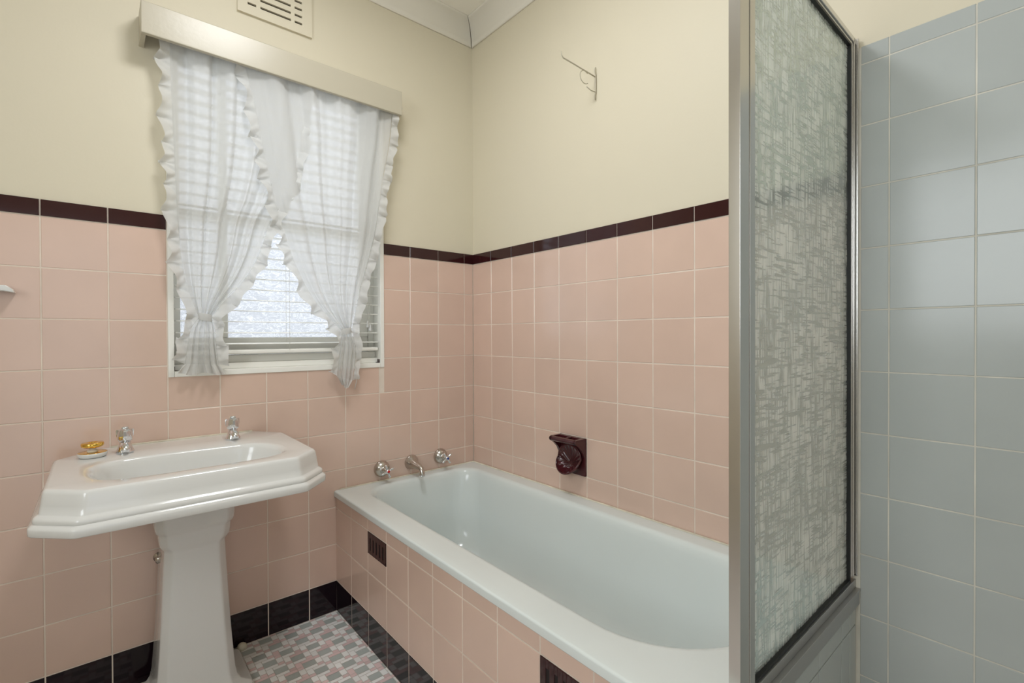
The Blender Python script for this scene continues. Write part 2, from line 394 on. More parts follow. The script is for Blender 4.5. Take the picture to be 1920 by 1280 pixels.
sa.box(-1.121, -1.093, 0.070, 0.105, 1.152, 2.15); sa.box(-0.577, -0.537, 0.070, 0.105, 1.152, 2.15)
sa.build('sash_bars', M_WHITE, win, bevel=0.003)
for k, (a, b_, c, d) in enumerate(((-1.243, -1.121, 1.152, 1.580), (-1.093, -0.577, 1.152, 1.580), (-1.243, -1.121, 1.618, 2.15), (-1.093, -0.577, 1.618, 2.15))):
    p = MB(); p.box(a, b_, 0.086, 0.090, c, d); p.build('pane', M_WGLASS, win)

# venetian blind in the reveal
bl = thing('venetian_blind', 'white venetian blind with open slats hanging in the window behind the curtains', 'blind', (-0.89, 0.03, 1.085))
sl = MB(); z = 1.128
while z < 2.13:
    loops = []
    for i in range(9):
        t = i/8; yy = 0.008 + 0.046*t; zz = z + 0.0035*(1-(2*t-1)**2) + 0.0018*(t-0.5)
        loops.append([(HX0+0.020, yy, zz), (HX1-0.020, yy, zz)])
    top = loops; bot = [[(p[0], p[1], p[2]-0.0009) for p in l] for l in loops]
    sl.loft([top[i] for i in range(9)] + [bot[i] for i in range(8, -1, -1)] + [top[0]], 0, True, closed=False)
    z += 0.0412
sl.build('slats', M_WHITE, bl, recalc=False)
br = MB(); br.box(HX0+0.02, HX1-0.02, 0.008, 0.054, 1.090, 1.106); br.build('bottom_rail', M_WHITE, bl, bevel=0.004)
hr = MB(); hr.box(HX0+0.018, HX1-0.018, 0.006, 0.056, 2.14, 2.184); hr.build('head_rail', M_WHITE, bl, bevel=0.003)
cdm = MB()
for x in (-1.20, -0.89, -0.60):
    for yy in (0.0072, 0.0548): cdm.tube([(x, yy, 1.10), (x, yy, 2.15)], 0.0007, 6)
cdm.build('ladder_cords', M_WHITE, bl)
for x, zb in ((-0.598, 1.235), (-0.567, 1.193), (-0.556, 1.178)):
    c = MB(); c.tube([(x, 0.004, zb+0.02), (x, 0.004, 2.15)], 0.0008, 6); cord = c.build('pull_cord', M_WHITE, bl)
    t_ = MB(); t_.lathe([(0.001, 0.030), (0.003, 0.028), (0.004, 0.02), (0.0065, 0.004), (0.0065, 0.0), (0.0, 0.0)], (x, 0.004, zb), n=14)
    t_.build('tassel', mat('grey_plastic_tassel', srgb(205, 206, 204), 0.4), cord)

# hold-down brackets at the foot of the reveal
for x, s in ((HX0+0.0145, 1), (HX1-0.0145, -1)):
    h = MB(); h.box(x, x+0.002*s, 0.006, 0.026, 1.0365, 1.052); h.box(x, x+0.010*s, 0.006, 0.026, 1.0365, 1.0385)
    tag(h.build('blind_bracket', M_MAROON), 'small dark bracket at foot of %s side of window reveal' % ('left' if s > 0 else 'right'), 'bracket', 'brackets at the foot of the window')

# pelmet box
pm = thing('pelmet', 'cream painted box pelmet over the window', 'pelmet', (-0.90, -0.05, 2.12))
PX0, PX1, PZ0, PZ1 = -1.358, -0.449, 2.1195, 2.222
a = MB(); a.box(PX0, PX1, -0.100, -0.084, PZ0, PZ1); a.build('front_board', M_PELMET, pm, bevel=0.003)
for x in (PX0, PX1-0.014):
    a = MB(); a.box(x, x+0.014, -0.084, 0.006, PZ0, PZ1-0.012); a.build('end_board', M_PELMET, pm, bevel=0.002)
a = MB(); a.box(PX0, PX1, -0.084, 0.006, PZ1-0.012, PZ1); a.build('top_board', M_PELMET, pm, bevel=0.002)
rod = MB(); rod.tube([(PX0+0.014, -0.045, 2.19), (PX1-0.014, -0.045, 2.19)], 0.005, 10)
rod.tube([(PX0+0.014, -0.068, 2.19), (PX1-0.014, -0.068, 2.19)], 0.005, 10)
tag(rod.build('curtain_rod', M_WHITE), 'pair of thin white curtain rods tucked behind the window pelmet', 'curtain rod')

# ------------------------------------------------------------------ curtains
def crv(pts, t):
    """smooth sample by vertical distance"""
    z0, z1 = pts[0][1], pts[-1][1]; z = z0 + (z1-z0)*t
    for i in range(len(pts)-1):
        a, b_ = pts[i], pts[i+1]
        if (a[1] >= z >= b_[1]) or i == len(pts)-2:
            k = (z-a[1])/(b_[1]-a[1]) if abs(b_[1]-a[1]) > 1e-9 else 0
            pa = pts[max(i-1, 0)]; pb = pts[min(i+2, len(pts)-1)]
            m0 = (b_[0]-pa[0])/(b_[1]-pa[1])*(b_[1]-a[1]) if b_[1] != pa[1] else 0
            m1 = (pb[0]-a[0])/(pb[1]-a[1])*(b_[1]-a[1]) if pb[1] != a[1] else 0
            h = lambda: ((2*k**3-3*k*k+1)*a[0] + (k**3-2*k*k+k)*m0 + (-2*k**3+3*k*k)*b_[0] + (k**3-k*k)*m1)
            return (h(), z)
def pleat(seed, n):
    rnd = random.Random(seed); ph = [rnd.uniform(0, 6.28) for _ in range(6)]
    def fold(s, t):
        # uneven pleats that keep their place in the cloth; sharp crests
        w = s + 0.035*sin(5.1*s+ph[0]) + 0.02*sin(11*s+ph[1])
        v = sin(2*pi*n*w+ph[2]); v = (abs(v)**0.75)*(1 if v > 0 else -1)
        return 0.74*v + 0.26*sin(2*pi*n*2.3*w+ph[3]+0.6*t)
    return fold
def panel(eo, ei, Y0, Y1, seed, n, amp0, amp1, nt=90, ns=150, warp=None):
    """cloth between two edge lines; returns loops of points (top to bottom)"""
    fold = pleat(seed, n); rows = []
    for a in range(nt+1):
        t = a/nt; P0 = crv(eo, t); P1 = crv(ei, t); row = []
        w = abs(P1[0]-P0[0]); amp = amp0 + (amp1-amp0)*t**1.5
        for b_ in range(ns+1):
            s = b_/ns; lx = P0[0]+(P1[0]-P0[0])*s; lz = P0[1]+(P1[1]-P0[1])*s
            edge = min(1, s/0.05, (1-s)/0.05)
            y = Y0 + (Y1-Y0)*t + amp*fold(s, t)*(0.35+0.65*edge)
            row.append((lx + 0.25*amp*sin(2*pi*n*s*1.3+seed)*edge, y, lz))
        rows.append(row)
    return rows
def ruffle(edge, sign, seed, width=0.042, gath=21.0, nper=420, w_end=None):
    """gathered frill sewn to an edge polyline (3D points); sign: side it sticks out to (in x)"""
    rnd = random.Random(seed); pts = [Vector(p) for p in edge]
    L = [0]
    for i in range(len(pts)-1): L.append(L[-1]+(pts[i+1]-pts[i]).length)
    tot = L[-1]; p1, p2, p3 = (rnd.uniform(0, 6.28) for _ in range(3)); NL = 9; cols = []
    j = 0
    for i in range(nper+1):
        s = tot*i/nper
        while j < len(L)-2 and L[j+1] < s: j += 1
        k = (s-L[j])/max(1e-9, L[j+1]-L[j]); P = pts[j].lerp(pts[j+1], k)
        jt = max(0, min(len(pts)-3, j-1)); tan = (pts[min(jt+3, len(pts)-1)]-pts[jt]).normalized()
        nrm = Vector((-tan.z, 0, tan.x)); nrm = nrm if nrm.x*sign > 0 else -nrm
        ph = gath*s*2*pi/1.0*0.55 + 1.3*sin(7*s+p1) + 0.8*sin(19*s+p2)
        wv = sin(ph); wd = width*(0.86+0.16*sin(0.5*ph+p3)+0.16*wv)
        col = []
        for q in range(NL):
            t = q/(NL-1)
            y = 0.017*t**1.1*(wv+0.35*sin(2.3*ph+p2)) - 0.002 + 0.0025*sin(3.1*ph)*(1-t)*min(1, 6*t)
            along = 0.013*t*cos(ph+0.6)+0.004*t*sin(2*ph)
            v = P + nrm*(wd*t*(1-0.10*t*abs(wv))) + tan*along; col.append((v.x, v.y+y, v.z))
        cols.append(col)
    return cols
def thin_edge(rows, which): return [r[0] if which == 0 else r[-1] for r in rows]

LO = [(-1.2786, 2.190), (-1.279, 2.1286), (-1.277, 2.0139), (-1.271, 1.8377), (-1.265, 1.6603), (-1.2587, 1.5177), (-1.2447, 1.3749), (-1.2226, 1.2853), (-1.2013, 1.2236)]
LI = [(-0.8410, 2.190), (-0.8426, 2.1606), (-0.8558, 1.99), (-0.885, 1.7965), (-0.9285, 1.6652), (-0.9761, 1.573), (-1.0133, 1.4551), (-1.0618, 1.3588), (-1.1185, 1.2863), (-1.1632, 1.2244)]
LTO = [(-1.2013, 1.2236), (-1.2240, 1.1847), (-1.2360, 1.1209), (-1.2440, 1.062)]
LTI = [(-1.1632, 1.2244), (-1.1538, 1.1852), (-1.1494, 1.1193), (-1.1420, 1.056)]
RI = [(-1.0700, 2.190), (-1.0544, 2.1211), (-1.0342, 2.0376), (-1.0154, 1.9523), (-0.9965, 1.8481), (-0.9764, 1.7524), (-0.9550, 1.660), (-0.9154, 1.5288), (-0.8696, 1.4072), (-0.7996, 1.2865), (-0.6973, 1.1772)]
RO = [(-0.4810, 2.190), (-0.4834, 2.128), (-0.4985, 1.9803), (-0.5228, 1.8457), (-0.5423, 1.7136), (-0.5576, 1.6018), (-0.5872, 1.4782), (-0.6282, 1.327), (-0.6591, 1.1773)]
RTI = [(-0.6973, 1.1772), (-0.7066, 1.1118), (-0.7159, 1.0468), (-0.7207, 0.992)]
RTO = [(-0.6591, 1.1773), (-0.6412, 1.1106), (-0.6463, 1.0329), (-0.6560, 0.970)]

def curtain(label, eo, ei, to, ti, Y0, Y1, seed, n, so, si, wtail):
    c = thing('tieback_curtain', label, 'curtain', ((eo[-1][0]+ei[-1][0])/2, Y1, ti[-1][1]), 'ruffled curtains at the window')
    rows = panel(eo, ei, Y0, Y1, seed, n, 0.017, 0.009)
    m_ = MB(); m_.loft(rows, 0, True, closed=False); m_.build('curtain_panel', M_VOILE, c, recalc=False)
    for edge, sg, sd in ((thin_edge(rows, 0), so, seed+1), (thin_edge(rows, 1), si, seed+2)):
        r = MB(); r.loft(ruffle([(p[0], p[1]-0.002, p[2]) for p in edge], sg, sd), 0, True, closed=False)
        r.build('ruffle', M_RUFF, c, recalc=False)
    rt = panel(to, ti, Y1, Y1-0.004, seed+5, 4, 0.006, 0.011, nt=40, ns=80)
    m_ = MB(); m_.loft(rt, 0, True, closed=False); tl = m_.build('curtain_tail', M_VOILE, c, recalc=False)
    for edge, sg, sd in ((thin_edge(rt, 0), so, seed+7), (thin_edge(rt, 1), si, seed+8)):
        r = MB(); r.loft(ruffle([(p[0], p[1]-0.002, p[2]) for p in edge], sg, sd, width=wtail, gath=22, nper=150), 0, True, closed=False)
        r.build('ruffle', M_RUFF, c, recalc=False)
    # bottom frill of the tail
    bot = rt[-1]; cols = []
    for i, p in enumerate(bot):
        s = i/len(bot); wv = sin(2*pi*5*s+seed); col = []
        for q in range(7):
            t = q/6; col.append((p[0]+(s-0.5)*0.045*t, p[1]+0.009*t*wv-0.001, p[2]-0.038*t*(0.9+0.12*sin(11*s+seed))))
        cols.append(col)
    r = MB(); r.loft(cols, 0, True, closed=False); r.build('ruffle', M_RUFF, c, recalc=False)
    # knotted tie band
    cx, cz = (eo[-1][0]+ei[-1][0])/2, eo[-1][1]; hw = abs(eo[-1][0]-ei[-1][0])/2+0.002
    loops = []
    for zz, k in ((0.012, 0.93), (0.009, 1.02), (0.0, 1.0), (-0.009, 1.04), (-0.013, 0.95)):
        loops.append([(cx+hw*k*cos(2*pi*i/28), Y1+0.016*k*sin(2*pi*i/28), cz+zz+0.004*cos(2*pi*i/28)*so) for i in range(28)])
    b = MB(); b.loft(loops, 0, True); b.build('tie_band', M_TIE, c)
    return c, cx, cz
cl, lx, lz = curtain('left sheer white curtain with ruffled edges tied back above the window sill', LO, LI, LTO, LTI, -0.045, -0.032, 11, 4.6, -1, 1, 0.038)
cr_, rx_, rz_ = curtain('right sheer white curtain crossing in front, ruffled, tied low at the right', RO, RI, RTO, RTI, -0.070, -0.034, 23, 4.6, 1, -1, 0.030)
# loose tie ends
te = MB(); te.tube([(rx_+0.012, -0.053, rz_-0.008), (rx_+0.026, -0.056, rz_-0.05), (rx_+0.030, -0.05, rz_-0.14), (rx_+0.036, -0.05, rz_-0.21), (rx_+0.028, -0.05, rz_-0.245)], 0.0012, 6)
te.build('tie_end', M_TIE, cr_)

# ------------------------------------------------------------------ wall vent above the pelmet
vt = thing('wall_vent', 'cream slotted plaster wall vent above the window pelmet', 'vent', (-0.933, 0.0, 2.365))
vx0, vx1, vz0 = -1.067, -0.7992, 2.363; pitch = 0.0278
slots = [(-1.0336, -1.0041), (-0.990, -0.880), (-0.866, -0.8376)]
zs = [2.402+pitch*i for i in range(6)]; vz1 = zs[-1]+0.05
v = MB(); sh = 0.0085; yf = -0.004
xs = [vx0]+[c for s in slots for c in s]+[vx1]
for i in range(0, len(xs)-1, 2): v.box(xs[i], xs[i+1], yf, 0.006, vz0, vz1)
for a, b_ in slots:
    zz = [vz0]+[c for z in zs for c in (z-sh/2, z+sh/2)]+[vz1]
    for i in range(0, len(zz)-1, 2): v.box(a, b_, yf, 0.006, zz[i], zz[i+1])
v.build('vent_plate', M_CREAM, vt)
v = MB(); v.box(vx0+0.02, vx1-0.02, 0.0045, 0.0060, vz0+0.02, vz1-0.02); v.build('vent_shade_sheet', M_DARK, vt)  # thin dark sheet painting the shade seen through the slots

# ------------------------------------------------------------------ hanging plant bracket on the right wall
pb = thing('hanging_bracket', 'thin cream wall bracket with a scroll, high on the wall above the bath', 'bracket', (0.006, -0.809, 2.07))
a = MB(); yb = -0.809
back = []
for i in range(21):
    t = i/20; z = 2.064+0.124*t; back.append((0.004-0.006*(abs(2*t-1)**6)*0 - 0.003 - 0.005*sin(pi*max(0, abs(2*t-1)-0.6)/0.4), yb, z))
a.tube(back, [0.0022+0.0012*sin(pi*i/20) for i in range(21)], 8); a.build('wall_strip', M_PELMET, pb)
a = MB(); a.tube([(-0.002, yb, 2.152), (-0.06, yb, 2.155), (-0.12, yb, 2.158), (-0.178, yb, 2.160), (-0.186, yb, 2.166), (-0.190, yb, 2.180)], [0.0024]*4+[0.002, 0.0012], 8); a.build('arm', M_PELMET, pb)
sc = [(-0.172, yb, 2.157)]
for i in range(12): t = i/11; sc.append((-0.172+0.125*t, yb, 2.157-0.066*t-0.012*sin(pi*t)))
for i in range(1, 14): an = -1.2+i*0.42; sc.append((-0.043+0.011*cos(an)-0.004, yb, 2.100+0.010*sin(an)))
a = MB(); a.tube(sc, 0.0019, 8)
a.tube([(-0.062+0.026*cos(t*0.35+0.9), yb, 2.130+0.024*sin(t*0.35+0.9)) for t in range(14)], 0.0016, 8)
a.tube([(-0.050, yb, 2.098), (-0.025, yb, 2.092), (-0.002, yb, 2.094)], 0.0019, 8)
a.build('scroll', M_PELMET, pb)

# ------------------------------------------------------------------ towel rail end on the left
tw = MB(); pr_ = [(-1.80, 1.3035), (-1.668, 1.3045), (-1.6535, 1.2935), (-1.650, 1.283), (-1.672, 1.287), (-1.80, 1.288)]
tw.loft([[(x, -0.046, z) for x, z in pr_], [(x+0.001, -0.010, z-0.002 if 0 else z) for x, z in pr_], [(x, 0.0, z) for x, z in pr_]], 0, False, True, True)
tag(tw.build('ceramic_shelf', M_PORC, bevel=0.003), 'white ceramic shelf end on the pink wall, cut off by the left edge', 'shelf')

# ------------------------------------------------------------------ bath
bath = thing('bathtub', 'built-in grey-white enamel bathtub along the right wall', 'bathtub', (-0.36, -0.82, 0.0))
bt = MB(); RZ = 0.508
XO, XI, YN, YT = -0.722, -0.0008, -1.634, -0.0008
def loop(x0, x1, y0, y1, r, z): return rrect(x0, x1, y0, y1, r, z, 12)
Lp = [loop(XO+0.008, XI, YN, YT, 0.002, RZ-0.026), loop(XO+0.001, XI, YN, YT, 0.002, RZ-0.025), loop(XO, XI, YN, YT, 0.002, RZ-0.023), loop(XO, XI, YN, YT, 0.002, RZ-0.006),
      loop(XO+0.0015, XI, YN, YT, 0.003, RZ-0.0022), loop(XO+0.006, XI, YN, YT, 0.004, RZ),
      loop(XO+0.03, XI-0.02, YN+0.012, YT-0.012, (0.05, 0.05, 0.03, 0.03), RZ+0.0005),
      loop(-0.632, -0.062, -1.592, -0.046, (0.27, 0.23, 0.085, 0.13), RZ-0.0005),
      loop(-0.620, -0.073, -1.580, -0.056, (0.265, 0.225, 0.085, 0.13), RZ-0.004),
      loop(-0.611, -0.081, -1.571, -0.064, (0.26, 0.22, 0.085, 0.13), RZ-0.014),
      loop(-0.605, -0.086, -1.562, -0.070, (0.255, 0.215, 0.09, 0.13), RZ-0.034)]
N_ = 12
for i in range(1, N_+1):
    t = i/N_; d = RZ-0.034-0.345*t
    k = t; kr = (1-math.sqrt(max(0, 1-min(1, max(0, (t-0.62)/0.38))**2)))
    xi0 = -0.605+0.045*k+0.075*kr; xi1 = -0.086-0.045*k-0.075*kr
    yn = -1.562+0.15*k+0.10*kr; yt = -0.070-0.05*k-0.07*kr
    Lp.append(loop(xi0, xi1, yn, yt, (0.25-0.07*t, 0.21-0.04*t, 0.09+0.03*t, 0.13), d))
Lp.append(loop(-0.42, -0.27, -1.15, -0.30, 0.05, RZ-0.386))
bt.loft(Lp, 0, True, False, True)
tub = bt.build('tub', M_ENAMEL, bath)
md = tub.modifiers.new('wn', 'WEIGHTED_NORMAL')
bd = MB(); bd.tube([(-0.70, -0.004, RZ+0.001), (-0.4, -0.004, RZ+0.001), (-0.004, -0.004, RZ+0.001), (-0.004, -0.8, RZ+0.001), (-0.004, -1.63, RZ+0.001)], 0.0035, 8)
bd.build('sealant_bead', M_SILI, bath)
wo = MB(); wo.lathe([(0.022, 0.0), (0.022, 0.002), (0.014, 0.002), (0.012, -0.004), (0.0, -0.004)], (-0.345, -0.33, RZ-0.3845), n=24); wo.build('waste', M_CHROME, bath)

# tiled side of the bath
PA = lambda u, w, d: (-0.708-d, u, w)
ap = MB()
CA = [0.0, -0.16, -0.3159, -0.4676, -0.6233, -0.7739, -0.9291, -1.0826, -1.2372, -1.3937, -1.548, -1.632]
VZ0, VZ1 = 0.352, 0.4340
for i in range(len(CA)-1):
    u1, u0 = CA[i], CA[i+1]
    tile(ap, PA, u0, u1, 0.0, 0.129, 1)
    tile(ap, PA, u0, u1, 0.129, 0.2815, 0)
    if i in (2, 8): tile(ap, PA, u0, u1, 0.2815, VZ0, 0)
    else: tile(ap, PA, u0, u1, 0.2815, 0.4345, 0)
    tile(ap, PA, u0, u1, 0.4345, 0.4795, 0)
ap.box(-0.7130, -0.69, -1.632, 0, 0, 0.476, 2)
apo = ap.build('bath_panel', [M_PINK, M_BLACK, M_GROUT])
apo.parent = bath; apo.matrix_parent_inverse = Matrix.Translation(-bath.location); apo['label'] = 'pink tiled side with a black tile row along the floor'
def grille(i, label):
    g_ = thing('vent_grille', label, 'vent', (-0.714, (CA[i]+CA[i+1])/2, VZ0), 'maroon vent grilles in the side of the bath')
    a0, a1 = CA[i+1]+0.0012, CA[i]-0.0012; z0, z1 = VZ0+0.001, VZ1-0.001
    X0, X1 = -0.7155, -0.7085
    n = 5; pit = (a1-a0)*0.172; c0 = (a0+a1)/2; sw = pit*0.42; zs0, zs1 = z0+0.016, z1-0.020
    g = MB(); xs = [a0]
    for k in range(n): c = c0+(k-2)*pit; xs += [c-sw/2, c+sw/2]
    xs.append(a1)
    for k in range(0, len(xs)-1, 2): g.box(X0, X1, xs[k], xs[k+1], z0, z1)
    for k in range(1, len(xs)-1, 2):
        g.box(X0, X1, xs[k], xs[k+1], z0, zs0); g.box(X0, X1, xs[k], xs[k+1], zs1, z1)
    g.build('grille_plate', M_MAROON, g_, bevel=0.0012)
    g = MB(); g.box(-0.7137, -0.7131, a0+0.004, a1-0.004, z0+0.004, z1-0.004); g.build('grille_shade_sheet', M_SLOTSHADE, g_)  # flat black sheet over the grout, painted as slot shade
grille(2, 'maroon slotted ceramic vent grille in the bath side nearest the window')
grille(8, 'maroon slotted ceramic vent grille in the bath side, cut off by the bottom edge')

# ------------------------------------------------------------------ wall taps over the bath
def bath_tap(x, z, label, button, seed):
    t = thing('bath_tap', label, 'tap', (x, 0.0, z), 'wall taps over the bath')
    fl = MB(); fl.lathe([(0.036, 0.0), (0.0365, 0.002), (0.036, 0.006), (0.034, 0.012), (0.030, 0.019), (0.024, 0.025), (0.016, 0.029), (0.012, 0.030), (0.012, 0.034), (0.0, 0.034)], (x, 0, z), '-Y', 36)
    fl.build('flange', M_SATIN, t)
    sp = MB(); sp.lathe([(0.0115, 0.030), (0.0125, 0.034), (0.010, 0.038), (0.0075, 0.042), (0.0075, 0.056), (0.0, 0.056)], (x, 0, z), '-Y', 24); sp.build('spindle', M_SATIN, t)
    h = MB(); hub = (x, -0.056, z); yy = -0.0665
    h.lathe([(0.0, 0.0), (0.0085, 0.0), (0.010, 0.004), (0.010, 0.012), (0.007, 0.016), (0.0, 0.016)], hub, '-Y', 20)
    for k in range(4):
        a = seed+k*pi/2; d = Vector((cos(a), 0, sin(a))); P = Vector((x, yy+0.003, z))
        h.tube([P+d*0.004, P+d*0.012, P+d*0.022, P+d*0.029, P+d*0.0305], [0.0042, 0.0036, 0.0046, 0.005, 0.0025], 12)
    ho = h.build('cross_handle', M_CHROME, t)
    b = MB(); b.lathe([(0.0058, 0.0155), (0.0058, 0.0175), (0.004, 0.019), (0.0, 0.0192)], hub, '-Y', 18)
    bo = b.build('button', button, ho); bo['label'] = 'red hot button' if button is M_RED else 'blue cold button'
bath_tap(-0.509, 0.563, 'chrome cross-handle bath tap with a red button, nearest the bath edge', M_RED, 0.35)
bath_tap(-0.203, 0.570, 'chrome cross-handle bath tap with a blue button, nearest the corner', M_BLUEB, 0.62)
spo = thing('bath_spout', 'satin metal curved bath spout on the wall between the two bath taps', 'spout', (-0.36, 0, 0.567))
s1 = MB()
path = [(0, 0.034), (0.003, 0.0345), (0.010, 0.032), (0.020, 0.027), (0.032, 0.0215), (0.046, 0.0175), (0.062, 0.0145), (0.078, 0.0125)]
pts = [(-0.36, -d, 0.567-0.10*d) for d, r in path]; rr = [r for d, r in path]
pts += [(-0.36, -0.088, 0.5555), (-0.36, -0.096, 0.549), (-0.36, -0.100, 0.540), (-0.36, -0.101, 0.530), (-0.36, -0.101, 0.5265)]; rr += [0.0118, 0.0112, 0.0108, 0.0125, 0.0128]
s1.tube(pts, rr, 24); s1.build('spout_body', M_SATIN, spo)
s1 = MB(); s1.lathe([(0.0132, 0.0), (0.0134, 0.006), (0.0118, 0.007), (0.0, 0.007)], (-0.36, -0.101, 0.521), n=24); s1.build('aerator', M_CHROME, spo)

# ------------------------------------------------------------------ maroon ceramic soap dish on the right wall
sd = thing('soap_dish', 'maroon glazed ceramic shell soap dish set in the wall above the bath', 'soap dish', (0.0, -0.687, 0.592))
y0, y1, z0, z1 = -0.7600, -0.6140, 0.594, 0.7455
b = MB(); b.box(-0.008, 0.0065, y0, y1, z0, z1); b.build('backplate', M_DISH, sd, bevel=0.003)
# shell bowl: ribbed hood recess that swells into a cup with a scalloped rim
b = MB(); yc = (y0+y1)/2; loops = []; NA, NR = 162, 16
def rimpt(a):
    # rim of the cup in (y,z,out): lower half bulges outward, top tucks under the shelf
    yy = 0.060*cos(a); zz = 0.056*sin(a) - 0.006
    low = max(0, -sin(a)); return yc+yy, 0.664+zz, 0.022+0.036*low**0.8
for q in range(NR+1):
    t = q/NR; l = []
    for i in range(NA):
        a = 2*pi*i/NA; Y, Z, O = rimpt(a); cyy, czz = yc, 0.634
        rib = 0.0042*abs(sin(9*a))*sin(pi*min(1, t*1.15))
        y = Y+(cyy-Y)*t; z = Z+(czz-Z)*t; o = O*(1-t)**0.9 + 0.0095*t + rib + 0.0*t
        o = 0.0095 + (O-0.0095)*(1-t)**2.6 + rib
        l.append((-o, y, z))
    loops.append(l)
outer = []
for q, (k, e_) in enumerate(((1.0, 0.0), (1.05, 0.0005), (1.075, -0.003), (1.06, -0.010), (0.98, -0.022), (0.88, -0.034), (0.80, -0.043))):
    l = []
    for i in range(NA):
        a = 2*pi*i/NA; Y, Z, O = rimpt(a); l.append((-max(0.006, O+e_*(0.35+0.65*max(0, -sin(a)))), yc+(Y-yc)*k, 0.664+(Z-0.664)*k+(0.004*q/6)))
    outer.append(l)
b.loft(outer[::-1]+loops, 0, True, False, True)
rim = [(-rimpt(2*pi*i/60)[2]-0.0005, rimpt(2*pi*i/60)[0], rimpt(2*pi*i/60)[1]) for i in range(29, 62)]
b.tube(rim, 0.0030, 8); b.build('shell_cup', M_DISH, sd)
# top shelf: thick lip with a drain recess
b = MB(); SX = -0.066
fr = [(0.0, 0.7455), (SX+0.012, 0.7455), (SX+0.003, 0.7425), (SX, 0.736), (SX+0.003, 0.7275), (SX+0.012, 0.723), (-0.040, 0.713), (-0.022, 0.695), (-0.010, 0.672), (0.0, 0.668)]
# sides of the shelf as two thick cheeks, front bar and floor leave the recess open
ya, yb_ = y0+0.001, y1-0.001
b.loft([[(x, yy, z) for x, z in fr] for yy in (ya, ya+0.013)], 0, True, True, True)
b.loft([[(x, yy, z) for x, z in fr] for yy in (yb_-0.013, yb_)], 0, True, True, True)
bar = [(SX+0.012, 0.7455), (SX+0.003, 0.7425), (SX, 0.736), (SX+0.003, 0.7275), (SX+0.012, 0.723), (SX+0.020, 0.728), (SX+0.020, 0.741)]
b.loft([[(x, yy, z) for x, z in bar] for yy in (ya+0.002, yb_-0.002)], 0, True, True, True)
b.box(SX+0.012, -0.006, ya+0.01, yb_-0.01, 0.7255, 0.731)
b.box(-0.016, -0.006, ya+0.01, yb_-0.01, 0.731, 0.745)
b.tube([(SX+0.016, yc-0.004, 0.739), (-0.03, yc-0.004, 0.742), (-0.012, yc-0.004, 0.741)], 0.005, 10)
b.build('shelf', M_DISH, sd, bevel=0.0015)

# ------------------------------------------------------------------ shower screen
ss = thing('shower_screen', 'framed patterned obscure glass shower screen standing at the end of the bath', 'shower screen', (-0.32, -1.645, 0.465))
SX0, SXW = -0.6417, -0.0005
YFr, YBk = -1.6550, -1.6350
p = MB(); p.box(SX0, -0.5835, YFr, YBk, 0.512, 1.925)
p.box(-0.606, -0.6035, YFr-0.0012, YFr, 0.512, 1.925)
po = p.build('end_post', M_ALU, ss, bevel=0.001)
p = MB(); p.box(-0.030, SXW, YFr, YBk, 0.540, 1.90); p.box(-0.018, -0.014, YFr-0.003, YFr, 0.54, 1.90); p.box(-0.006, SXW, YFr-0.0085, YFr, 0.54, 1.90)
p.build('wall_channel', M_ALU, ss, bevel=0.0008)
p = MB(); p.box(-0.5835, -0.030, YFr, YBk, 1.8815, 1.90); p.box(-0.5835, SXW, YFr-0.003, YFr, 1.888, 1.90); p.build('top_rail', M_ALU, ss, bevel=0.001)
p = MB(); p.box(-0.6417, SXW, YFr-0.004, YBk, 0.5095, 0.530); p.box(-0.6417, SXW, YFr-0.012, YFr-0.001, 0.470, 0.5094); p.box(-0.60, SXW, YFr-0.0145, YFr-0.011, 0.5045, 0.5094)
p.build('bottom_rail', M_ALUD, ss, bevel=0.001)
g1, g2_, gz0, gz1 = -0.5835, -0.030, 0.530, 1.8815
gk = MB(); w = 0.006; ya, yb2 = YFr+0.001, YBk-0.004
gk.box(g1, g1+0.0016, ya, yb2, gz0, gz1); gk.box(g2_-w, g2_, ya-0.001, yb2, gz0, gz1)
gk.box(g1, g2_, ya-0.001, yb2, gz0, gz0+w); gk.box(g1, g2_, ya-0.001, yb2, gz1-w, gz1)
gk.build('gasket', M_RUBBER, ss)
gp = MB(); gp.box(g1+0.0017, g2_-w, -1.6475, -1.6435, gz0+w, gz1-w); gp.build('glass_panel', M_SGLASS, ss)
# tiled upstand under the screen
en = MB(); PE = lambda u, w, d: (u, -1.645-d, w)
CE = [0.0, -0.052, -0.116, -0.27, -0.4245, -0.579, -0.705]
for i in range(len(CE)-1):
    zz = [0.4655, 0.4150, 0.2605, 0.106, 0.0]
    for k in range(4): tile(en, PE, CE[i+1], CE[i], zz[k+1], zz[k], 0, th=0.014)
en.box(-0.706, 0, -1.656, -1.637, 0, 0.464, 1)
tag(en.build('tiled_upstand', [M_BLUE, M_GROUTB]), 'pale blue tiled low upstand under the shower screen', 'low wall')

